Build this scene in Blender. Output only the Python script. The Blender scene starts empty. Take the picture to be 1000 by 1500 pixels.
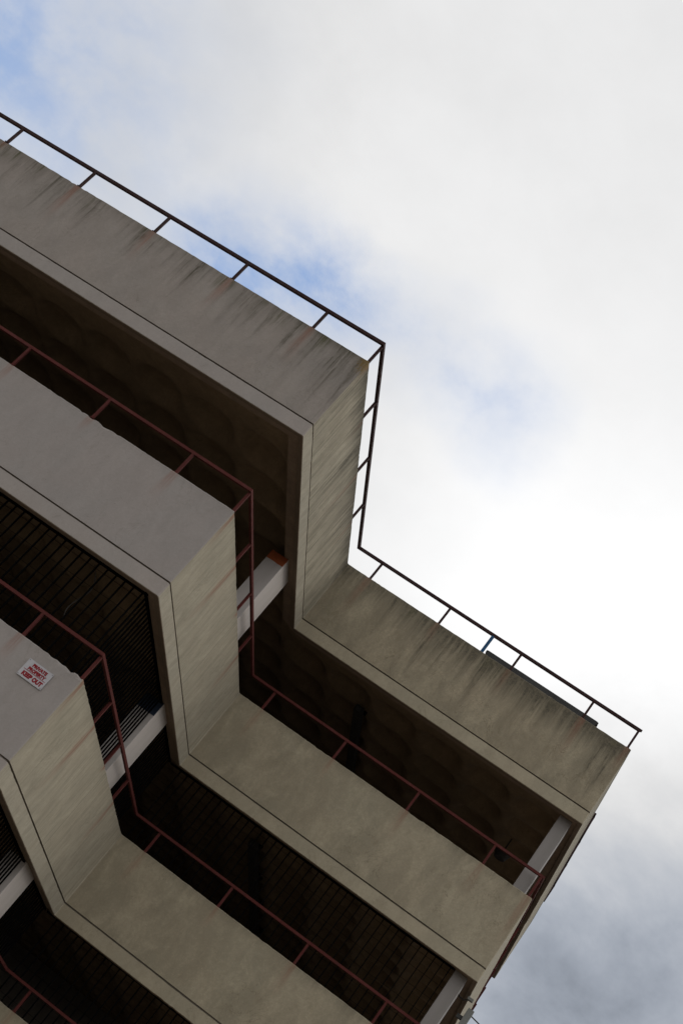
import bpy, bmesh, math, random
from mathutils import Vector, Matrix, noise as mn
random.seed(7)
sc = bpy.context.scene
COL = sc.collection
D, L = 5.576, 5.413            # depth of the return, length of the set-back wing
TOPS = [0.0, -2.90, -5.736, -8.57]   # parapet tops, storey by storey
GROUND = -11.9
XA, YB = -14.0, 15.3
GROOVE, BOT = 1.262, 1.50
CEIL, DECK = 1.25, 0.95

# ------------------------------------------------------------------ materials
def new_mat(name):
    m = bpy.data.materials.new(name); m.use_nodes = True
    nt = m.node_tree
    for n in list(nt.nodes): nt.nodes.remove(n)
    out = nt.nodes.new('ShaderNodeOutputMaterial'); b = nt.nodes.new('ShaderNodeBsdfPrincipled')
    nt.links.new(b.outputs[0], out.inputs[0])
    return m, nt, b
class G:
    """tiny node-graph helper"""
    def __init__(s, nt): s.nt = nt
    def set(s, sock, v):
        if hasattr(v, 'links') or isinstance(v, bpy.types.NodeSocket): s.nt.links.new(v, sock)
        else: sock.default_value = v
    def math(s, op, a, b=None, c=None, clamp=False):
        n = s.nt.nodes.new('ShaderNodeMath'); n.operation = op; n.use_clamp = clamp
        s.set(n.inputs[0], a)
        if b is not None: s.set(n.inputs[1], b)
        if c is not None: s.set(n.inputs[2], c)
        return n.outputs[0]
    def mul(s, a, b): return s.math('MULTIPLY', a, b)
    def add(s, a, b): return s.math('ADD', a, b)
    def step(s, v, lo, hi, a=0.0, b=1.0, smooth=True):
        n = s.nt.nodes.new('ShaderNodeMapRange'); n.interpolation_type = 'SMOOTHSTEP' if smooth else 'LINEAR'
        s.set(n.inputs[0], v); s.set(n.inputs[1], lo); s.set(n.inputs[2], hi); s.set(n.inputs[3], a); s.set(n.inputs[4], b)
        return n.outputs[0]
    def mapping(s, vec, scale=(1,1,1), loc=(0,0,0), rot=(0,0,0)):
        n = s.nt.nodes.new('ShaderNodeMapping'); s.set(n.inputs[0], vec)
        n.inputs['Location'].default_value = loc; n.inputs['Scale'].default_value = scale; n.inputs['Rotation'].default_value = rot
        return n.outputs[0]
    def noise(s, vec, scale, detail=4, rough=.55, dist=0.0, color=False):
        n = s.nt.nodes.new('ShaderNodeTexNoise'); s.set(n.inputs['Vector'], vec)
        n.inputs['Scale'].default_value = scale; n.inputs['Detail'].default_value = detail
        n.inputs['Roughness'].default_value = rough; n.inputs['Distortion'].default_value = dist
        return n.outputs[1] if color else n.outputs[0]
    def obj(s):
        return s.nt.nodes.new('ShaderNodeTexCoord').outputs['Object']
    def sep(s, v):
        n = s.nt.nodes.new('ShaderNodeSeparateXYZ'); s.set(n.inputs[0], v); return n.outputs
    def mix(s, f, a, b, mode='MIX'):
        n = s.nt.nodes.new('ShaderNodeMix'); n.data_type = 'RGBA'; n.blend_type = mode
        s.set(n.inputs[0], f); s.set(n.inputs[6], a); s.set(n.inputs[7], b); return n.outputs[2]
    def attr(s, name):
        n = s.nt.nodes.new('ShaderNodeAttribute'); n.attribute_name = name; return n.outputs['Fac']
    def bump(s, h, strength, dist):
        n = s.nt.nodes.new('ShaderNodeBump'); n.inputs['Strength'].default_value = strength
        n.inputs['Distance'].default_value = dist; s.set(n.inputs['Height'], h); return n.outputs[0]
def c4(r, g=None, b=None):
    if g is None: r, g, b = r
    return (r, g, b, 1)

def concrete(name, base, streak=0.0, blotch=0.4, boards=0.0, rust=0.0, moss=0.0, reach=.7, joints=None, seed=0.0, bias=None, band=.16, lichen=False):
    base = tuple(x*1.08 for x in base)
    m, nt, b = new_mat(name); g = G(nt)
    o = g.mapping(g.obj(), loc=(seed, seed*.7, 0))
    z = g.sep(g.obj())[2]
    depth = g.math('MULTIPLY', z, -1.0)                     # metres below the parapet top
    big = g.noise(o, 0.9, 5, .6); mid = g.noise(g.mapping(o, (3.2, 3.2, 1.6)), 1.0, 8, .65, .4); fine = g.noise(o, 38, 6, .7)
    lo = tuple(x*.66 for x in base); hi = tuple(x*1.20 for x in base)
    col = g.mix(g.step(mid, .32, .72), c4(lo), c4(hi))
    col = g.mix(1-blotch if blotch < 1 else 0.0, col, c4(base))
    col = g.mix(g.mul(g.step(big, .35, .7), .22), col, c4(base[0]*.86, base[1]*.93, base[2]*.95))
    # small dark smears of run-down dirt
    smear = g.noise(g.mapping(o, (7, 7, 2.0), rot=(0, .12, 0)), 1.0, 8, .7, .7)
    col = g.mix(g.mul(g.step(smear, .60, .74), .40*blotch+.04), col, c4(base[0]*.45, base[1]*.45, base[2]*.44))
    # hairline crazing, only here and there
    cz = g.noise(g.mapping(o, (2.6, 2.6, 2.0), loc=(5, 1, 8)), 1.0, 7, .62, .9); cg = g.noise(o, 1.7, 3, .5)
    line = g.mul(g.step(g.math('ABSOLUTE', g.add(cz, -.5)), .002, .009, 1, 0), g.step(cg, .50, .62))
    col = g.mix(g.mul(line, min(.75, .75*blotch+.1)), col, c4(base[0]*.40, base[1]*.38, base[2]*.34))
    # crisp dirty scabs
    sc_ = g.noise(g.mapping(o, (11, 11, 5)), 1.0, 8, .72, .5)
    col = g.mix(g.mul(g.mul(g.step(sc_, .58, .64), g.step(cg, .40, .60)), .42*blotch), col, c4(base[0]*.5, base[1]*.48, base[2]*.42))
    sd_ = g.noise(g.mapping(o, (4.6, 4.6, 4.2), loc=(2, 6, 3)), 1.0, 9, .68, .35)
    col = g.mix(g.mul(g.mul(g.step(sd_, .55, .63), g.step(g.noise(o, .8, 3, .5), .40, .58)), .42*blotch), col, c4(base[0]*.55, base[1]*.53, base[2]*.47))
    tn = g.noise(g.mapping(o, (1.1, 1.1, .8), loc=(8, 8, 1)), 1.0, 4, .6)
    col = g.mix(g.mul(g.step(tn, .42, .62), .14), col, c4(base[0]*1.06, base[1]*.97, base[2]*.93))
    # dirt gathered on the bottom arris of the fascia
    ed = g.mul(g.step(g.add(depth, g.mul(g.add(fine, -.5), .03)), BOT-.022, BOT-.004), .55)
    col = g.mix(ed, col, c4(.085, .066, .042))
    # pale mineral bloom
    blo = g.noise(g.mapping(o, (2.1, 2.1, 1.3), loc=(7, 3, 1)), 1.0, 6, .7)
    col = g.mix(g.mul(g.step(blo, .58, .75), .3*blotch+.04), col, c4(base[0]*1.35, base[1]*1.34, base[2]*1.28))
    # pinholes
    pin = g.noise(o, 55, 2, .5)
    col = g.mix(g.mul(g.step(pin, .70, .76), .45), col, c4(base[0]*.35, base[1]*.33, base[2]*.3))
    hgt = g.add(g.mul(mid, .5), g.mul(fine, .35))
    if boards > 0:
        bw = g.noise(g.mapping(o, (16, 16, .35)), 1.0, 5, .6)
        bk = g.noise(g.mapping(o, (5, 5, 3.5), loc=(6, 6, 6)), 1.0, 7, .7)
        bw2 = g.noise(g.mapping(o, (45, 45, 1.1), loc=(3, 0, 2)), 1.0, 3, .6)
        col = g.mix(g.mul(g.mul(g.step(bw, .46, .58), g.step(bk, .36, .56, .30, 1)), .78*boards), col, c4(base[0]*.5, base[1]*.5, base[2]*.47))
        col = g.mix(g.mul(g.mul(g.step(bw2, .50, .60), g.step(bk, .36, .60, .25, 1)), .80*boards), col, c4(base[0]*.5, base[1]*.5, base[2]*.48))
        hgt = g.add(hgt, g.mul(bw, .9*boards)); hgt = g.add(hgt, g.mul(bw2, .5*boards))
    if streak > 0:
        wv = nt.nodes.new('ShaderNodeVectorMath'); wv.operation = 'MULTIPLY_ADD'
        nt.links.new(g.noise(o, 3.2, 4, .6, 0, color=True), wv.inputs[0]); wv.inputs[1].default_value = (.035, .035, 0); nt.links.new(o, wv.inputs[2])
        o_, o = o, wv.outputs[0]
        s1 = g.noise(g.mapping(o, (5.0, 5.0, .22), loc=(1.3, 2, 0)), 1.0, 5, .60, .25)
        s2 = g.noise(g.mapping(o, (22, 22, .6)), 1.0, 6, .65)
        s3 = g.noise(g.mapping(o, (1.3, 1.3, .1)), 1.0, 2, .5)
        s4 = g.noise(g.mapping(o, (12, 12, 3.2), loc=(4, 4, 4)), 1.0, 6, .7)
        lim = g.math('MULTIPLY_ADD', s1, 3.6*reach, -1.05*reach)      # how far each streak runs down
        lim = g.add(lim, g.mul(g.add(s3, -.5), 2.4*reach)); lim = g.add(lim, g.mul(g.add(s2, -.5), .9*reach))
        if bias:        # wetter stretch of the wall: (x from, x to, extra run-down in metres)
            lim = g.add(lim, g.step(g.sep(g.obj())[0], bias[0], bias[1], 0, bias[2]))
        near = g.math('DIVIDE', g.math('SUBTRACT', lim, depth), .85, clamp=True)
        body = g.add(g.mul(g.step(s1, .34, .66), .38), g.mul(g.step(s2, .38, .62), .55))
        body = g.mul(body, g.step(s4, .34, .58, .30, 1.15))
        s5 = g.noise(g.mapping(o, (6.0, 6.0, .10), loc=(9, 2, 5)), 1.0, 3, .5)
        ll = g.math('MULTIPLY_ADD', s3, 2.4*reach, -.55*reach)
        if bias: ll = g.add(ll, g.step(g.sep(g.obj())[0], bias[0], bias[1], 0, bias[2]))
        soft = g.mul(g.math('DIVIDE', g.math('SUBTRACT', ll, depth), .9, clamp=True), g.step(s5, .42, .62))
        mk = g.math('MULTIPLY', g.mul(near, body), streak*1.3, clamp=True)
        dj = g.add(depth, g.mul(g.add(s2, -.5), -band*1.1)); dj = g.add(dj, g.mul(g.add(s1, -.5), -band*1.3))
        top = g.math('POWER', g.step(dj, -.02, band, 1, 0, smooth=False), 1.25)
        if bias and bias[3:]: top = g.mul(top, g.step(g.sep(g.obj())[0], bias[0], bias[1], bias[3], 1.0))
        top = g.mul(top, g.mul(g.step(g.add(s2, g.mul(s4, .6)), .42, .98, .55, 1), streak*1.35))
        mk = g.math('MAXIMUM', mk, top)
        mk = g.math('MAXIMUM', mk, g.mul(soft, .75*streak), clamp=True)
        col = g.mix(mk, col, c4(.075, .066, .048))
        if moss > 0:
            m1 = g.noise(g.mapping(o, (4, 4, .9), loc=(9, 4, 3)), 1.0, 4, .6)
            mo = g.mul(g.mul(g.step(m1, .50, .66), g.step(depth, .0, .40, 1, 0)), g.mul(g.step(s2, .38, .6), moss))
            col = g.mix(mo, col, c4(.060, .062, .022))
            hgt = g.add(hgt, g.mul(mo, .6))
    if streak > 0: o = o_
    if lichen:
        ln_ = nt.nodes.new('ShaderNodeVectorMath'); ln_.operation = 'LENGTH'; nt.links.new(g.mapping(g.obj(), (1, 1, .55)), ln_.inputs[0])
        lk = g.mul(g.step(g.add(ln_.outputs['Value'], g.mul(g.add(fine, -.5), .35)), .05, .17, 1, 0), .85)
        col = g.mix(lk, col, c4(.17, .105, .022))
    if rust > 0:
        pd = g.attr('post_dist')
        w1 = g.noise(g.mapping(o, (5, 5, 2.4)), 1.0, 4, .6)
        w2 = g.noise(g.mapping(o, (30, 30, 1.2)), 1.0, 4, .6)
        pdw = g.add(pd, g.mul(g.add(w1, -.5), .10))
        band = g.step(g.math('ABSOLUTE', pdw), .01, g.math('MULTIPLY_ADD', depth, .10, .075), 1, 0)
        ln = g.math('MULTIPLY_ADD', g.noise(g.mapping(o, (.9, .9, .0), loc=(5, 5, 5)), 1.0, 1, .5), 3.6, -1.05)
        fall = g.math('POWER', g.step(g.math('DIVIDE', depth, g.math('MAXIMUM', ln, .12)), .0, 1.0, 1, 0), 1.3)
        rk = g.math('MULTIPLY', g.mul(band, fall), g.mul(g.step(w2, .25, .62), rust), clamp=True)
        col = g.mix(rk, col, c4(.23, .105, .070))
    if joints:
        xyz = g.sep(g.obj())
        for ax, pos in joints:
            wob = g.mul(g.add(g.noise(g.mapping(o, (0, 0, 6)), 1.0, 3, .6), -.5), .02)
            d = g.math('ABSOLUTE', g.add(g.math('SUBTRACT', xyz[ax], pos), wob))
            jk = g.mul(g.step(d, .003, .010, 1, 0), .75)
            col = g.mix(jk, col, c4(base[0]*.28, base[1]*.27, base[2]*.25))
    grit = g.noise(o, 17, 5, .7)
    col = g.mix(g.mul(g.step(grit, .42, .62), .03+.30*blotch), col, c4(base[0]*.66, base[1]*.64, base[2]*.60))
    col = g.mix(g.mul(g.step(fine, .40, .64), .05+.30*blotch), col, c4(lo))
    col = g.mix(g.mul(g.step(fine, .42, .34), .03+.22*blotch), col, c4(base[0]*1.5, base[1]*1.5, base[2]*1.45))
    nt.links.new(col, b.inputs['Base Color'])
    b.inputs['Roughness'].default_value = .88
    b.inputs['Specular IOR Level'].default_value = .25
    nt.links.new(g.bump(hgt, .55, .012), b.inputs['Normal'])
    return m

def paint(name, base, rustcol=(.09, .035, .022), wear=.35, rough=.5, scale=14, metal=0.0):
    m, nt, b = new_mat(name); g = G(nt)
    o = g.obj(); n1 = g.noise(o, scale, 6, .65); n2 = g.noise(o, scale*.22, 3, .5)
    col = g.mix(g.mul(g.step(n2, .35, .7), .4), c4(base), c4(tuple(x*.6 for x in base)))
    col = g.mix(g.mul(g.step(n1, .56, .66), wear), col, c4(rustcol))
    nt.links.new(col, b.inputs['Base Color']); b.inputs['Metallic'].default_value = metal
    nt.links.new(g.step(n1, .3, .7, rough, min(1, rough+.3)), b.inputs['Roughness'])
    nt.links.new(g.bump(n1, .15, .002), b.inputs['Normal'])
    b.inputs['Specular IOR Level'].default_value = .2
    return m

GREY, OLIVE, CORE = (.280, .248, .222), (.302, .260, .185), (.350, .314, .242)
M = {}
M['A1'] = concrete('weathered_grey_concrete', GREY, streak=.85, blotch=.34, rust=.75, moss=.85, reach=.62, bias=(-2.6, -.3, .38, .45), band=.26, lichen=True)
M['A2'] = concrete('smooth_grey_concrete', (.290, .262, .245), streak=.12, blotch=.20, rust=.55, reach=.25, seed=4)
M['B1'] = concrete('board_marked_concrete', CORE, streak=.95, blotch=.55, boards=1.0, rust=.4, moss=.5, reach=.75, band=.40, lichen=True, seed=2, joints=[(1, 1.9)])
M['B2'] = concrete('pale_board_marked_concrete', CORE, streak=.28, blotch=.50, boards=.40, rust=1.2, reach=.3, seed=5, joints=[(1, 3.02)])
M['C1'] = concrete('stained_olive_concrete', OLIVE, streak=1.05, blotch=.9, rust=.6, moss=.45, reach=.75, seed=8, bias=(.5, 3.2, .25, .7), band=.62)
M['C2'] = concrete('olive_concrete', (.322, .281, .203), streak=.36, blotch=.7, rust=.6, reach=.22, seed=11)
M['fasA'] = concrete('grey_fascia_concrete', (.305, .274, .252), blotch=.2, seed=3)
M['fasB'] = concrete('pale_fascia_concrete', (.355, .322, .254), blotch=.5, boards=.3, seed=6)
M['fasC'] = concrete('olive_fascia_concrete', (.335, .294, .215), blotch=.38, seed=9)
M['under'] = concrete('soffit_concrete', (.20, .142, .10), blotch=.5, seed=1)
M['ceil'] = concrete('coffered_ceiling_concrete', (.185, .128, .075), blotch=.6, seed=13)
M['deck'] = concrete('deck_concrete', (.22, .19, .16), blotch=.6, seed=14)
M['red'] = paint('worn_red_paint', (.085, .019, .016), rustcol=(.05, .026, .024), wear=.45, rough=.65)
M['redtop'] = paint('weathered_red_paint', (.032, .012, .011), rustcol=(.022, .012, .010), wear=.4, rough=.55)
M['blue'] = paint('blue_paint', (.018, .075, .17), wear=.1)
M['black'] = paint('black_wire', (.004, .004, .004), rustcol=(.008, .005, .004), wear=.3, rough=.9)
M['darkgrey'] = paint('dark_grey_sheet_metal', (.058, .058, .056), rustcol=(.03, .03, .028), wear=.3, rough=.5, scale=5)
M['grey'] = paint('grey_metal_paint', (.22, .225, .21), rustcol=(.1, .09, .07), wear=.3, rough=.5)
M['rubber'] = paint('black_rubber', (.040, .036, .032), wear=0, rough=.6)
M['signw'] = paint('sign_white', (.43, .42, .435), rustcol=(.36, .34, .33), wear=.25, rough=.4, scale=20)
M['signr'] = paint('sign_red', (.22, .008, .014), rustcol=(.3, .06, .06), wear=.15, rough=.4)

def column_mat(name, cap=None, caph=.12, ztop=0.0, k_=1.0):
    """painted column: cream-white paint, scuffs, an optional painted patch at the head of the street face"""
    m, nt, b = new_mat(name); g = G(nt); o = g.obj()
    geo = nt.nodes.new('ShaderNodeNewGeometry'); nrm = g.sep(geo.outputs['Normal']); z = g.sep(o)[2]
    n1 = g.noise(g.mapping(o, (6, 6, 1.2)), 1.0, 6, .65); n2 = g.noise(o, 25, 5, .7)
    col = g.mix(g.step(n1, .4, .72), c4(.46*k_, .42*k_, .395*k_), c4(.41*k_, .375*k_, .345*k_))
    col = g.mix(g.mul(g.step(n2, .60, .70), .35), col, c4(.25, .20, .15))
    if cap:
        k = g.mul(g.step(g.mul(nrm[1], -1), .7, .9), g.step(g.add(z, g.mul(g.add(n1, -.5), .02)), ztop-caph-.004, ztop-caph+.004))
        col = g.mix(k, col, c4(cap))
    nt.links.new(col, b.inputs['Base Color']); b.inputs['Roughness'].default_value = .6
    nt.links.new(g.bump(n1, .2, .004), b.inputs['Normal'])
    return m

M['black'].node_tree.nodes['Principled BSDF'].inputs['Specular IOR Level'].default_value = 0
# ------------------------------------------------------------------ mesh helpers
def link(o, parent=None):
    COL.objects.link(o)
    if parent: o.parent = parent
    return o
def mesh_obj(name, bm, mats, parent=None, loc=(0, 0, 0), bevel=0):
    if bevel:
        bmesh.ops.bevel(bm, geom=[e for e in bm.edges], offset=bevel, segments=2, affect='EDGES', profile=.6)
    bmesh.ops.recalc_face_normals(bm, faces=bm.faces)
    me = bpy.data.meshes.new(name); bm.to_mesh(me); bm.free()
    for m in (mats if isinstance(mats, (list, tuple)) else [mats]): me.materials.append(m)
    o = bpy.data.objects.new(name, me); o.location = loc
    return link(o, parent)
def empty(name, loc, label=None, cat=None, group=None):
    o = bpy.data.objects.new(name, None); o.location = loc; o.empty_display_size = .3
    link(o); tag(o, label, cat, group); return o
def tag(o, label=None, cat=None, group=None, kind=None):
    if label: o['label'] = label
    if cat: o['category'] = cat
    if group: o['group'] = group
    if kind: o['kind'] = kind
    return o
def box(bm, x0, x1, y0, y1, z0, z1, mi=0):
    v = [bm.verts.new((x, y, z)) for x in (x0, x1) for y in (y0, y1) for z in (z0, z1)]
    for f in ((0,1,3,2), (4,6,7,5), (0,4,5,1), (2,3,7,6), (0,2,6,4), (1,5,7,3)):
        fc = bm.faces.new([v[i] for i in f]); fc.material_index = mi
    return v
def tube(bm, pts, r, n=10, cap=True):
    rings = []
    for i, p in enumerate(pts):
        p = Vector(p); a = Vector(pts[max(0, i-1)]); c = Vector(pts[min(len(pts)-1, i+1)])
        t = (c-a).normalized(); up = Vector((0, 0, 1)) if abs(t.z) < .9 else Vector((1, 0, 0))
        u = t.cross(up).normalized(); w = t.cross(u)
        rings.append([bm.verts.new(p + u*math.cos(2*math.pi*k/n)*r + w*math.sin(2*math.pi*k/n)*r) for k in range(n)])
    for a, c in zip(rings, rings[1:]):
        for k in range(n): bm.faces.new((a[k], a[(k+1) % n], c[(k+1) % n], c[k]))
    if cap: bm.faces.new(rings[0][::-1]); bm.faces.new(rings[-1])

# ------------------------------------------------------------------ facade path
CORN = [(XA, 0.058), (0, 0), (-.005, D), (L, D+.012), (L, YB), (XA, YB)]     # walked with the outside on the right
SEG = ['A', 'B', 'C', 'S', 'K', 'W']
POSTS = {'A': [(-0.945-1.37*k) for k in range(9)], 'B': [.085, 1.40, 2.80, 4.18], 'C': [.425+1.368*k for k in range(4)]+[5.345]}
def walk(step=.045, sides='ABCSKW'):
    """points round the building: (point, outward offset direction, segment name)"""
    n = len(CORN); out = []
    dirs = [(Vector(CORN[(i+1) % n])-Vector(CORN[i])) for i in range(n)]
    nr = [Vector((d.y, -d.x)).normalized() for d in dirs]
    for i in range(n):
        st = step if SEG[i] in 'ABC' else (.2 if SEG[i] == 'S' else 1.0)
        k = max(1, int(dirs[i].length/st))
        for j in range(k):
            p = Vector(CORN[i]) + dirs[i]*j/k
            if j == 0:      # small arris: two rings instead of one sharp corner
                im = (i-1) % n
                out.append((Vector(CORN[i]) - dirs[im].normalized()*.011, nr[im], SEG[im], im, False))
                out.append((Vector(CORN[i]) + dirs[i].normalized()*.011, nr[i], SEG[i], i, False))
            else: out.append((p, nr[i], SEG[i], i, False))
    return out
def corner_off(i, e):
    n = len(CORN); P_ = Vector(CORN[i % n]); d0 = (Vector(CORN[i % n])-Vector(CORN[(i-1) % n])).normalized(); d1 = (Vector(CORN[(i+1) % n])-P_).normalized()
    n0 = Vector((d0.y, -d0.x)); n1 = Vector((d1.y, -d1.x)); return P_ + (n0+n1)/(1+n0.dot(n1))*e
def offset_pt(p, o, i, corner, e):
    if corner: return corner_off(i, e)
    a, b = corner_off(i, e), corner_off(i+1, e); d = (b-a).normalized(); q = p+o*e
    t = max(0, min((b-a).length, (q-a).dot(d))); return a+d*t
PATH = walk()
def post_d(p, s):
    if s == 'A': return min(abs(p.x-q) for q in POSTS['A'])
    if s == 'B': return min(abs(p.y-q) for q in POSTS['B'])
    if s == 'C': return min(abs(p.x-q) for q in POSTS['C'])
    return 1.0
def chip(p, z, lvl, amp):
    a = mn.noise(Vector((p.x*2.2, p.y*2.2, lvl*7+z*3)))*.5 + mn.noise(Vector((p.x*9, p.y*9, lvl*5+z)))*.5
    b = mn.noise(Vector((p.x*1.1+40, p.y*1.1, lvl*3.3)))
    c = mn.noise(Vector((p.x*14+9, p.y*14, lvl*3.3)))
    big = max(0, b-.12)*max(0, c+.15)
    return amp*(.35*abs(a) + 1.6*big)
def sweep(name, prof, matidx, mats, parent, z0, lvl=0, chips=(), amp=.02, keep=lambda s: True):
    """sweep a closed profile [(offset, z)] round PATH; matidx(face kind, segment) picks the slot"""
    bm = bmesh.new(); lay = bm.verts.layers.float.new('post_dist'); rings = []
    for p, o, s, i, cn in PATH:
        ring = []
        for k, (e, z) in enumerate(prof):
            q = offset_pt(p, o, i, cn, e)
            dz = de = 0
            if k in chips and s in 'ABCS':
                c = chip(p, k, lvl, amp); dz = -c if z > -.5 else (-c*.5 if z > -BOT+.02 else c*.8); de = c*.5
            v = bm.verts.new((q.x - o.x*de, q.y - o.y*de, z+dz)); v[lay] = post_d(p, s); ring.append(v)
        rings.append((ring, s))
    n = len(prof); N = len(rings)
    for i in range(N):
        a, s = rings[i]; c = rings[(i+1) % N][0]
        for k in range(n):
            f = bm.faces.new((a[k], c[k], c[(k+1) % n], a[(k+1) % n])); f.material_index = matidx(k, s)
    bmesh.ops.remove_doubles(bm, verts=bm.verts, dist=2e-5)
    return mesh_obj(name, bm, mats, parent, (0, 0, z0))

# ------------------------------------------------------------------ the building
garage = empty('parking_garage', (0, 0, GROUND), 'stepped concrete multi-storey car park with red railings and black barred openings', 'building')
garage_inv = (0, 0, -GROUND)
def place(o):       # parts are written in world coordinates
    o.location = Vector(o.location) + Vector(garage_inv); return o
NAMES = ['top', 'second', 'third', 'lowest']

def cofferz(x, y):
    px, py = (x+1.75)/.92, (y-1.50)/.92
    fx, fy = (px-round(px))*.92, (py-round(py))*.92
    cx, cy = x-fx, y-fy
    ok = (cy > 1.2 and cx < -.6) or (cy > 6.9 and cx < 4.9)
    if cx > -.6 and cy < 6.9: ok = False
    if not ok or cy > 13.8: return 0
    r = ((abs(fx)/.40)**2.6 + (abs(fy)/.40)**2.6)**(1/2.6)
    if r >= 1: return 0
    return .21*min(1, (1-r**2.2)*1.7)
def ceiling_mesh():
    bm = bmesh.new(); st = .0575
    x0, x1, y0, y1 = -8.2, L-.24, .22, 13.0
    nx, ny = int((x1-x0)/st), int((y1-y0)/st)
    g = {}
    def inside(x, y): return x < -.2 or y > D+.2
    for i in range(nx+1):
        for j in range(ny+1):
            x, y = x0+(x1-x0)*i/nx, y0+(y1-y0)*j/ny
            if inside(x, y): g[i, j] = bm.verts.new((x, y, -CEIL+cofferz(x, y)))
    for i in range(nx):
        for j in range(ny):
            q = [g.get((i, j)), g.get((i+1, j)), g.get((i+1, j+1)), g.get((i, j+1))]
            if all(q): bm.faces.new(q).smooth = True
    # plain remainder of the soffit
    for a in ((XA+.1, x0, .2, YB-.1), (x0, L-.1, y1, YB-.1)):
        v = [bm.verts.new((x, y, -CEIL)) for x, y in ((a[0], a[2]), (a[1], a[2]), (a[1], a[3]), (a[0], a[3]))]; bm.faces.new(v)
    me = bpy.data.meshes.new('ceiling'); bmesh.ops.recalc_face_normals(bm, faces=bm.faces)
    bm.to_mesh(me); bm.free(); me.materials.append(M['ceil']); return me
CM = ceiling_mesh()

SCREEN_E = -.215
for lv, zt in enumerate(TOPS):
    top = lv == 0
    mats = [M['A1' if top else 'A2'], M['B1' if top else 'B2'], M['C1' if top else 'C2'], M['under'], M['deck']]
    si = {'A': 0, 'B': 1, 'C': 2, 'S': 1, 'K': 2, 'W': 2}
    # solid balustrade panel: outer face, small arris, coping, inner face
    prof = [(0, -GROOVE+.008), (0, -.05), (0, -.012), (-.012, 0), (-.15, 0), (-.15, -GROOVE+.008)]
    par = place(sweep('parapet', prof, lambda k, s: si[s] if k < 4 else 4, mats, garage, zt, lv, chips=(2, 3), amp=.026 if top else .036))
    par['label'] = ['streaked grey parapet of the top deck with algae along its edge', 'smooth pale parapet of the second storey', 'third storey parapet behind the warning sign', 'lowest parapet seen in the bottom left corner'][lv]
    # shadow-gap groove and fascia band below
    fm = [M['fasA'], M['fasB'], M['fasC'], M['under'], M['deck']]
    G1 = -GROOVE-.017
    prof = [(-.035, -GROOVE+.006), (-.035, G1), (.006, G1), (.006, -BOT+.008), (-.002, -BOT), (-.062, -BOT-.002), (-.070, -BOT+.040), (-.25, -BOT+.040), (-.25, -GROOVE+.006)]
    fas = sweep('fascia_band', prof, lambda k, s: (4 if k == 0 else si[s] if k < 3 else 3), fm, par, 0, lv+9, chips=(2, 3, 4, 5), amp=.030)
    # slab: ceiling with coffers, deck above, hidden edge
    ce = bpy.data.objects.new('ceiling', CM); ce.location = (0, 0, zt); link(ce, garage); place(ce)
    bm = bmesh.new()
    pl = [(XA+.16, .16), (-.16, .16), (-.16, D+.16), (L-.16, D+.16), (L-.16, YB-.16), (XA+.16, YB-.16)]
    lo = [bm.verts.new((x, y, -DECK-.04)) for x, y in pl]; hi = [bm.verts.new((x, y, -DECK)) for x, y in pl]
    bm.faces.new(lo[::-1]); bm.faces.new(hi)
    for i in range(6): bm.faces.new((lo[i], lo[(i+1) % 6], hi[(i+1) % 6], hi[i]))
    place(mesh_obj('deck_slab', bm, M['deck'], garage, (0, 0, zt)))
    # columns carrying this deck
    nxt = TOPS[lv+1] if lv < 3 else None
    zb = (nxt-DECK-.02) if nxt is not None else GROUND
    cap = {0: (.30, .065, .012), 1: (.008, .018, .040), 2: None, 3: None}[lv]
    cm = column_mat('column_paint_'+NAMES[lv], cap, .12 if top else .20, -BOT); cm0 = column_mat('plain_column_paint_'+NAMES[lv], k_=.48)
    spots = [(-.475, -.172, 3.52, 4.225), (5.06, 5.272, 5.83, 6.35), (-8.6, -8.2, .3, 1.0), (-13.9, -13.5, .3, 1.0),
             (5.0, 5.25, 14.4, 15.0), (-.475, -.172, 14.4, 15.0), (-8.6, -8.2, 14.4, 15.0)]
    for x0, x1, y0, y1 in spots:
        bm = bmesh.new(); box(bm, x0, x1, y0, y1, zb-zt, -CEIL-.003 if x1 < -1 else -BOT+.038)
        c = place(mesh_obj('column', bm, cm if (x0, y0) == (-.475, 3.52) else cm0, garage, (0, 0, zt), bevel=.012))
    # black barred screen inside the openings below this parapet (not under the top deck)
    if 0 < lv:
        bm = bmesh.new(); h0, h1 = -BOT+.038, (zb-zt)+.02
        def bar(x, y, side=False): box(bm, x-(.011 if side else .006), x+(.011 if side else .006), y-(.006 if side else .017), y+(.006 if side else .017), h1, h0)
        E_ = -SCREEN_E
        for k in range(int(13.5/.1355)): bar(-.262-.1355*k, E_+.02)
        y = .30
        while y < D+.15:
            if not (3.48 < y < 4.25): bar(-E_, y, True)
            y += .1275
        x = .01
        while x < 5.04: bar(x, D+E_+.02); x += .131
        for k in range(7):           # cross wires
            zz = h0-.10-.23*k
            box(bm, -13.8, -.2, E_+.030, E_+.036, zz-.0018, zz+.0018)
            box(bm, -.2, 5.05, D+E_+.030, D+E_+.036, zz-.0018, zz+.0018)
        # head frame
        box(bm, -13.8, -.19, E_, E_+.03, h0-.03, h0-.002); box(bm, -E_-.02, -E_+.012, .2, 3.515, h0-.03, h0-.002)
        box(bm, -E_-.02, -E_+.012, 4.23, D+.2, h0-.03, h0-.002); box(bm, -.19, 5.055, D+E_, D+E_+.03, h0-.03, h0-.002)
        s = place(mesh_obj('barred_screen', bm, M['black'], garage, (0, 0, zt)))
    # railing along the parapet top
    rm = M['redtop' if top else 'red']
    zb_, zt_ = (.353, .399) if top else (.357, .398); eo, ei = (-.022, -.068) if top else (-.024, -.066)
    def off(p, e1):  return p
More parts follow.
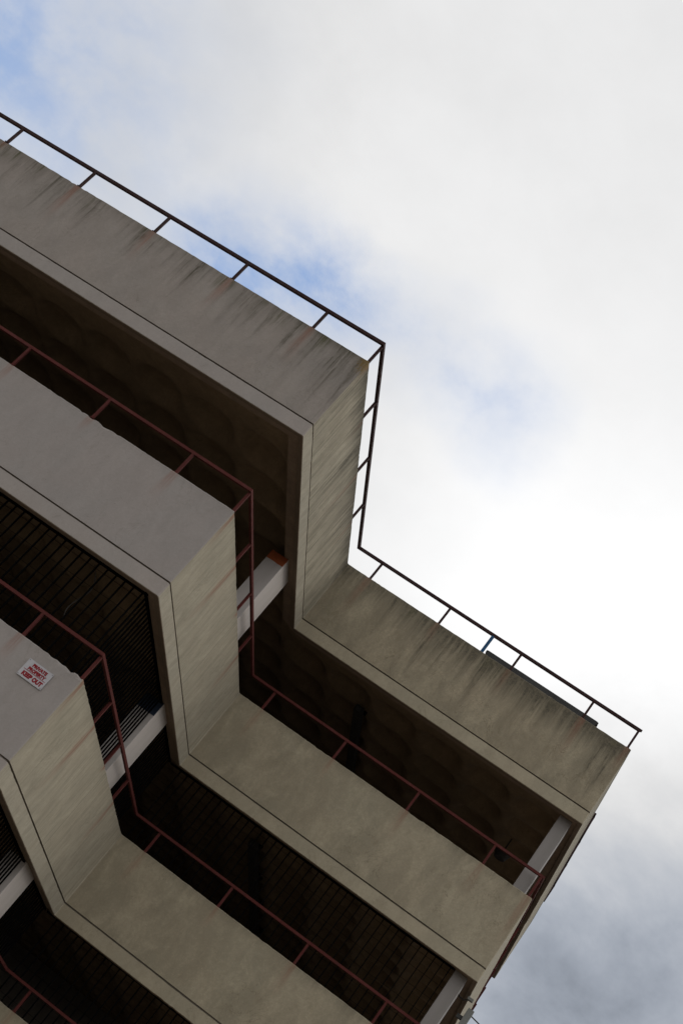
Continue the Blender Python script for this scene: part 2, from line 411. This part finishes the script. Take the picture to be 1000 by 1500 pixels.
    def rail_run(bm, pts, closed=False):
        """square tube through (x, y, offx, offy) mitred corner points"""
        rings = []
        for (x, y, ox, oy) in pts:
            rings.append([bm.verts.new((x+ox*e, y+oy*e, z)) for e, z in ((eo, zb_), (eo, zt_), (ei, zt_), (ei, zb_))])
        for a, c in zip(rings, rings[1:]):
            for k in range(4): bm.faces.new((a[k], a[(k+1) % 4], c[(k+1) % 4], c[k]))
        bm.faces.new(rings[0]); bm.faces.new(rings[-1][::-1])
    bm = bmesh.new()
    main = [(XA, .058, 0, -1), (0, 0, 1, -1), (-.005, D, 1, -1), (L, D+.012, 1, -1)]
    if top:
        rail_run(bm, main); rail_run(bm, [(L+.036, 9.45, 1, 0), (L+.036, 14.2, 1, 0)])
    else:
        rail_run(bm, main+[(L+.022, 8.5, 1, 0), (L+.022, YB-.3, 1, 0)])
    rail = place(mesh_obj('railing', bm, rm, garage, (0, 0, zt)))
    rail['label'] = ['dark rusty handrail along the top deck edge', 'red handrail of the second storey', 'red handrail of the third storey', 'red handrail of the lowest storey'][lv]
    def post(x, y, mat=rm, w=.018, label=None):
        bm = bmesh.new(); box(bm, x-w, x+w, y-w, y+w, -.06 if x > L-.03 else -.012, zb_-.001)
        if x < L-.03: box(bm, x-.030, x+.030, y-.030, y+.030, -.004, .006)
        o = mesh_obj('post', bm, mat, rail)
        if label: o['label'] = label
    jit = random.Random(lv+3)
    for q in POSTS['A']: post(q+jit.uniform(-.01, .01), -q*-.0042*0+.047)
    for q in POSTS['B']: post(-.047, q+jit.uniform(-.02, .02) if q > .1 else q)
    for q in POSTS['C']: post(q+jit.uniform(-.01, .01) if q < 5 else q, D+.055)
    ys = [9.52, 10.9, 12.3, 13.7] if top else [6.9+1.37*k for k in range(6)]
    for q in ys: post(L-.047+(.05 if q > 8 else .02), q)
    if top: post(2.625, D+.055, M['blue'], .024, 'blue painted post of the top handrail')

# solid rear and side walls that close the parking decks
bm = bmesh.new(); box(bm, XA+.4, L-.30, 13.3, 13.5, GROUND, -1.27); box(bm, XA+.4, XA+.6, .4, 13.29, GROUND, -1.27)
place(mesh_obj('rear_wall', bm, M['deck'], garage))
# low plinth wall of the ground storey
bm = bmesh.new()
pl = [(XA+.5, .5), (-.55, .5), (-.55, D+.5), (L-.5, D+.5), (L-.5, YB-.5), (XA+.5, YB-.5)]
for i in range(6):
    a, c = Vector(pl[i]), Vector(pl[(i+1) % 6]); d = (c-a).normalized(); n = Vector((-d.y, d.x))*.2
    q = [a-d*.0, c, c+n, a+n]
    lo = [bm.verts.new((p.x, p.y, GROUND-.1)) for p in q]; hi = [bm.verts.new((p.x, p.y, -10.95+.002*i)) for p in q]
    bm.faces.new(lo[::-1]); bm.faces.new(hi)
    for k in range(4): bm.faces.new((lo[k], lo[(k+1) % 4], hi[(k+1) % 4], hi[k]))
place(mesh_obj('plinth_wall', bm, M['C2'], garage))

# ------------------------------------------------------------------ things fixed to the building
# warning sign
sx0, sx1, sz1, sz0 = -.655, -.293, -5.912, -6.152
SY = .0
sign = empty('warning_sign', ((sx0+sx1)/2, SY, sz0), 'small white private property keep out sign with red lettering', 'sign')
w, h = sx1-sx0, sz1-sz0
bm = bmesh.new(); box(bm, -w/2, w/2, -.016, -.004, 0, h)
mesh_obj('board', bm, M['signw'], sign, bevel=.002)
def lettering(txt, size, x, z, sx=1.0, bold=.0):
    cu = bpy.data.curves.new('lettering', 'FONT'); cu.body = txt; cu.size = size; cu.align_x = 'CENTER'; cu.align_y = 'BOTTOM_BASELINE'
    cu.extrude = .0006; cu.offset = bold; cu.resolution_u = 3
    t = bpy.data.objects.new('tmp', cu); COL.objects.link(t)
    dg = bpy.context.evaluated_depsgraph_get(); me = bpy.data.meshes.new_from_object(t.evaluated_get(dg))
    COL.objects.unlink(t); bpy.data.objects.remove(t)
    xs = [v.co.x for v in me.vertices]; wid = max(xs)-min(xs); k = sx/wid; mx = (max(xs)+min(xs))/2
    for v in me.vertices: v.co = Vector(((v.co.x-mx)*k + x, -.0172 + v.co.z*.3 - .0, v.co.y + z))
    me.materials.clear(); me.materials.append(M['signr'])
    o = bpy.data.objects.new('lettering', me); link(o, sign); o['label'] = 'red words '+txt.lower(); return o
lettering('PRIVATE', .056, .012, h-.067, .208, .0042)
lettering('PROPERTY', .056, .012, h-.124, .254, .0042)
lettering('KEEP OUT', .072, .010, .030, .294, .0056)
bm = bmesh.new(); box(bm, -.155, .160, -.0182, -.0158, h-.139, h-.133)
mesh_obj('divider_line', bm, M['signr'], sign)
for x in (-w/2+.014, w/2-.014):
    for z in (.014, h-.014):
        bm = bmesh.new()
        a = [bm.verts.new((x+.0045*math.cos(k*math.pi/5), -.0185, z+.0045*math.sin(k*math.pi/5))) for k in range(10)]
        c = [bm.verts.new((v.co.x, -.0158, v.co.z)) for v in a]
        for k in range(10): bm.faces.new((a[k], a[(k+1) % 10], c[(k+1) % 10], c[k]))
        bm.faces.new(a); mesh_obj('screw', bm, M['darkgrey'], sign)

# sheet-metal housing standing on the top deck behind the parapet
hy = D+.30
hs = empty('roof_housing', (3.7, hy, -DECK), 'long dark grey sheet metal housing behind the top parapet beside the blue post', 'roof housing')
bm = bmesh.new(); box(bm, -.98, 1.02, 0, .75, 0, DECK+.15)
mesh_obj('cabinet', bm, M['darkgrey'], hs, bevel=.01)
bm = bmesh.new(); box(bm, -1.055, 1.06, -.045, .80, DECK+.15, DECK+.195)
mesh_obj('lid', bm, M['darkgrey'], hs, bevel=.006)
bm = bmesh.new(); box(bm, -1.03, 1.035, -.062, -.046, DECK+.10, DECK+.19)
mesh_obj('drip_edge', bm, M['darkgrey'], hs)

# dark cable trays on the ceilings
def tray(zt, lab, grp):
    t = empty('cable_tray', (1.30, 7.2, zt-CEIL), lab, 'cable tray', grp)
    bm = bmesh.new(); box(bm, -.075, .075, 0, 6.2, -.17, -.06); mesh_obj('tray', bm, M['rubber'], t, bevel=.01)
    bm = bmesh.new(); box(bm, -.035, .035, -.03, -.002, -.17, -.10); mesh_obj('end_plate', bm, M['darkgrey'], t, bevel=.004)
    for k in range(4):
        bm = bmesh.new(); box(bm, -.11, .11, .25+1.7*k, .29+1.7*k, -.058, .03); mesh_obj('hanger', bm, M['black'], t)
tray(0, 'dark cable tray under the ceiling of the unbarred upper opening', 'ceiling cable trays')
tray(TOPS[1], 'dark cable tray behind black bars below the second storey parapet', 'ceiling cable trays')

# round lamp with its cable near the end column
t = empty('ceiling_lamp', (4.50, 8.65, -CEIL), 'round black lamp hanging under the ceiling left of the white end column', 'lamp')
def disc(bm, cx, cy, z0, z1, r0, r1, n=28):
    a = [bm.verts.new((cx+r0*math.cos(2*math.pi*k/n), cy+r0*math.sin(2*math.pi*k/n), z0)) for k in range(n)]
    c = [bm.verts.new((cx+r1*math.cos(2*math.pi*k/n), cy+r1*math.sin(2*math.pi*k/n), z1)) for k in range(n)]
    for k in range(n): bm.faces.new((a[k], a[(k+1) % n], c[(k+1) % n], c[k]))
    bm.faces.new(a[::-1]); bm.faces.new(c)
bm = bmesh.new(); disc(bm, 0, 0, -.37, -.24, .10, .15); mesh_obj('lamp_shade', bm, M['rubber'], t, bevel=.004)
bm = bmesh.new(); tube(bm, [(0, 0, -.24), (0, 0, .05)], .012); mesh_obj('stem', bm, M['rubber'], t)

# grey box and pipe clip on the end wall
t = empty('junction_box', (5.54, 6.3, -4.86), 'grey metal box on the end wall near the bottom edge', 'electrical box')
bm = bmesh.new(); box(bm, -.045, .055, 0, .16, 0, .285); mesh_obj('enclosure', bm, M['grey'], t, bevel=.006)
bm = bmesh.new(); box(bm, -.135, -.046, .04, .10, .08, .14); mesh_obj('bracket', bm, M['darkgrey'], t)
cab = bmesh.new(); tube(cab, [(5.596, 6.36, -4.645), (5.72, 6.36, -4.665), (6.1, 6.40, -4.72), (8.5, 6.6, -4.95), (12, 7.0, -4.9)], .010, 8)
o = mesh_obj('overhead_cable', cab, M['rubber']); tag(o, 'thin black cable running out from the grey box', 'cable')
# its far pole, out of the picture
t = empty('utility_pole', (12.0, 7.0, GROUND), 'bare wooden pole that carries the cable beyond the end wall', 'pole')
bm = bmesh.new(); disc(bm, 0, 0, 0, 7.6, .13, .09, 16); mesh_obj('pole_shaft', bm, paint('pole_wood', (.12, .09, .06), wear=.3, rough=.8), t)
t = empty('pipe_clip', (5.30, 6.25, -4.40), 'small grey green clip with a wire under the end wall fascia', 'clip')
bm = bmesh.new(); box(bm, .10, .20, -.02, .06, -.10, -.055)
mesh_obj('clip_body', bm, M['grey'], t, bevel=.008)
bm = bmesh.new(); tube(bm, [(.14, .02, -.09), (.07, .03, -.14), (0, .04, -.13), (-.06, .05, -.07), (-.1, .06, .0)], .013, 8); mesh_obj('wire', bm, M['rubber'], t)
# loose wire behind the bars on the left
cab = bmesh.new(); pts = []
for k in range(15):
    s = k/14; pts.append((-1.02+.10*math.sin(s*5)+.25*s, .34, -4.40-.75*s))
tube(cab, pts, .006, 6)
o = mesh_obj('hanging_wire', cab, M['rubber']); tag(o, 'thin crooked wire hanging behind the black bars on the left', 'wire')

# ------------------------------------------------------------------ ground
def ground_mat():
    m, nt, b = new_mat('asphalt'); g = G(nt); o = g.obj()
    n = g.noise(o, 60, 6, .7); n2 = g.noise(o, .35, 5, .6)
    col = g.mix(n, c4(.035, .035, .036), c4(.085, .083, .08)); col = g.mix(g.mul(g.step(n2, .4, .7), .4), col, c4(.10, .095, .088))
    nt.links.new(col, b.inputs['Base Color']); b.inputs['Roughness'].default_value = .9
    nt.links.new(g.bump(n, .5, .01), b.inputs['Normal']); return m
bm = bmesh.new(); S = 600
v = [bm.verts.new(p) for p in ((-S, -S, 0), (S, -S, 0), (S, S, 0), (-S, S, 0))]; bm.faces.new(v)
o = mesh_obj('ground', bm, ground_mat(), None, (0, 0, GROUND-.13)); tag(o, kind='structure')
bm = bmesh.new()
pl = [(XA-8, -22), (0, -22), (10, -22), (L+12, -22), (L+12, YB+3), (XA-8, YB+3)]  # unseen paving, added wide and pale to bounce light into soffits and decks
lo = [bm.verts.new((x, y, -.13)) for x, y in pl]; hi = [bm.verts.new((x, y, 0)) for x, y in pl]
bm.faces.new(hi)
for i in range(6): bm.faces.new((lo[i], lo[(i+1) % 6], hi[(i+1) % 6], hi[i]))
bounce_pav = concrete('bounce_pavement_concrete', (.30, .27, .23), blotch=.6, seed=20)
o = mesh_obj('bounce_pavement', bm, bounce_pav, None, (0, 0, GROUND)); tag(o, kind='structure')

# ------------------------------------------------------------------ sky
W = bpy.data.worlds.new('World'); sc.world = W; W.use_nodes = True
nt = W.node_tree
for n in list(nt.nodes): nt.nodes.remove(n)
g = G(nt)
SUN = Vector((.80, .28, .52)).normalized()
elev = math.asin(SUN.z); rot = math.atan2(SUN.x, SUN.y)
sky = nt.nodes.new('ShaderNodeTexSky'); sky.sky_type = 'NISHITA'; sky.sun_disc = False
sky.sun_elevation = elev; sky.sun_rotation = rot; sky.air_density = 1.0; sky.dust_density = .6; sky.ozone_density = 2.0
bsky = nt.nodes.new('ShaderNodeBackground'); nt.links.new(sky.outputs[0], bsky.inputs[0]); bsky.inputs[1].default_value = .15
veil = nt.nodes.new('ShaderNodeBackground'); veil.inputs[0].default_value = (.36, .55, 1, 1); veil.inputs[1].default_value = .25
badd = nt.nodes.new('ShaderNodeAddShader'); nt.links.new(bsky.outputs[0], badd.inputs[0]); nt.links.new(veil.outputs[0], badd.inputs[1])
tc = nt.nodes.new('ShaderNodeTexCoord').outputs['Generated']
wn = g.noise(g.mapping(tc, (1, 1, 1)), 5.0, 6, .6, 0, color=True)
sub = nt.nodes.new('ShaderNodeVectorMath'); sub.operation = 'MULTIPLY_ADD'
nt.links.new(wn, sub.inputs[0]); sub.inputs[1].default_value = (.10,)*3; sub.inputs[2].default_value = (-.05,)*3
ad = nt.nodes.new('ShaderNodeVectorMath'); ad.operation = 'ADD'; nt.links.new(tc, ad.inputs[0]); nt.links.new(sub.outputs[0], ad.inputs[1])
nz = nt.nodes.new('ShaderNodeVectorMath'); nz.operation = 'NORMALIZE'; nt.links.new(ad.outputs[0], nz.inputs[0])
wd = nz.outputs[0]
def blob(d, r, k):
    n = nt.nodes.new('ShaderNodeVectorMath'); n.operation = 'DISTANCE'; nt.links.new(wd, n.inputs[0]); n.inputs[1].default_value = Vector(d).normalized()
    return g.mul(g.step(n.outputs['Value'], 0.0, r, 1, 0), k)
def total(lst):
    s = lst[0]
    for x in lst[1:]: s = g.add(s, x)
    return s
BLUE = [((-0.389, 0.771, 0.504), 0.09, 0.9), ((-0.352, 0.782, 0.515), 0.07, 0.65), ((-0.326, 0.788, 0.523), 0.05, 0.3), ((-0.423, 0.761, 0.493), 0.06, 0.3), ((-0.281, 0.796, 0.536), 0.07, 0.45), ((-0.21, 0.814, 0.541), 0.07, 0.55), ((-0.581, 0.656, 0.481), 0.13, 0.6), ((-0.486, 0.706, 0.515), 0.14, 0.14), ((-0.579, 0.625, 0.523), 0.2, 0.25), ((-0.49, 0.726, 0.483), 0.09, 0.16)]
BRIGHT = [((-0.086, 0.871, 0.485), 0.25, 0.22), ((-0.315, 0.733, 0.603), 0.26, 0.12), ((-0.014, 0.882, 0.472), 0.2, 0.1), ((-0.218, 0.857, 0.466), 0.18, 0.06)]
DARK = [((0.051, 0.957, 0.287), 0.3, 0.44), ((-0.488, 0.684, 0.543), 0.26, 0.12), ((-0.296, 0.81, 0.506), 0.14, 0.06), ((-0.268, 0.693, 0.669), 0.14, 0.04)]
blue = total([blob(*x) for x in BLUE]); bright = total([blob(*x) for x in BRIGHT]); dark = total([blob(*x) for x in DARK])
cn = g.noise(g.mapping(tc, (1, 1, 1.4), loc=(3, 1, 2)), 13.0, 8, .60, .2)
cn2 = g.noise(g.mapping(tc, (1, 1, 1.3), loc=(1, 8, 2)), 3.0, 5, .55)
cn3 = g.noise(g.mapping(tc, (1, 1, 1.3), loc=(4, 7, 3)), 26.0, 7, .6)
gap = g.math('MULTIPLY', g.math('MINIMUM', blue, 1.0), g.mul(g.step(cn, .30, .66, .50, 1.0), g.step(cn3, .30, .62, .66, 1.0)), clamp=True)
val = g.add(.80, bright); val = g.math('SUBTRACT', val, dark)
amp = g.add(.08, g.mul(dark, .9)); val = g.add(val, g.mul(g.add(cn2, -.5), .24)); val = g.add(val, g.mul(g.add(cn, -.5), amp)); val = g.math('MAXIMUM', val, .05)
tint = g.mix(g.step(val, .30, .80), c4(.88, .97, 1.13), c4(1, 1, 1.003))
bcl = nt.nodes.new('ShaderNodeBackground'); nt.links.new(tint, bcl.inputs[0]); nt.links.new(val, bcl.inputs[1])
mx = nt.nodes.new('ShaderNodeMixShader'); nt.links.new(gap, mx.inputs[0]); nt.links.new(bcl.outputs[0], mx.inputs[1]); nt.links.new(badd.outputs[0], mx.inputs[2])
wo = nt.nodes.new('ShaderNodeOutputWorld'); nt.links.new(mx.outputs[0], wo.inputs[0])

sd = bpy.data.lights.new('sun', 'SUN'); sd.energy = .5; sd.angle = math.radians(18); sd.color = (1, .95, .86)
so = bpy.data.objects.new('sun', sd); link(so); so.location = (20, 5, 20)
so.rotation_euler = (-SUN).to_track_quat('-Z', 'Y').to_euler()

# ------------------------------------------------------------------ camera
cd = bpy.data.cameras.new('camera'); co = bpy.data.objects.new('camera', cd); link(co)
co.matrix_world = Matrix([[0.809698, -0.523119, 0.26596, 5.955548], [-0.047411, -0.510031, -0.858848, -15.824639], [0.584928, 0.682799, -0.437773, -10.174508], [0, 0, 0, 1]])
cd.sensor_fit = 'VERTICAL'; cd.sensor_height = 36.0; cd.lens = 52.0613
cd.clip_start = .1; cd.clip_end = 3000
sc.camera = co
sc.render.resolution_x, sc.render.resolution_y = 682, 1024
sc.render.engine = 'CYCLES'
sc.cycles.max_bounces = 8; sc.cycles.diffuse_bounces = 5
sc.view_settings.view_transform = 'Standard'; sc.view_settings.look = 'None'
sc.view_settings.exposure = 0; sc.view_settings.gamma = 1; sc.view_settings.use_curve_mapping = False
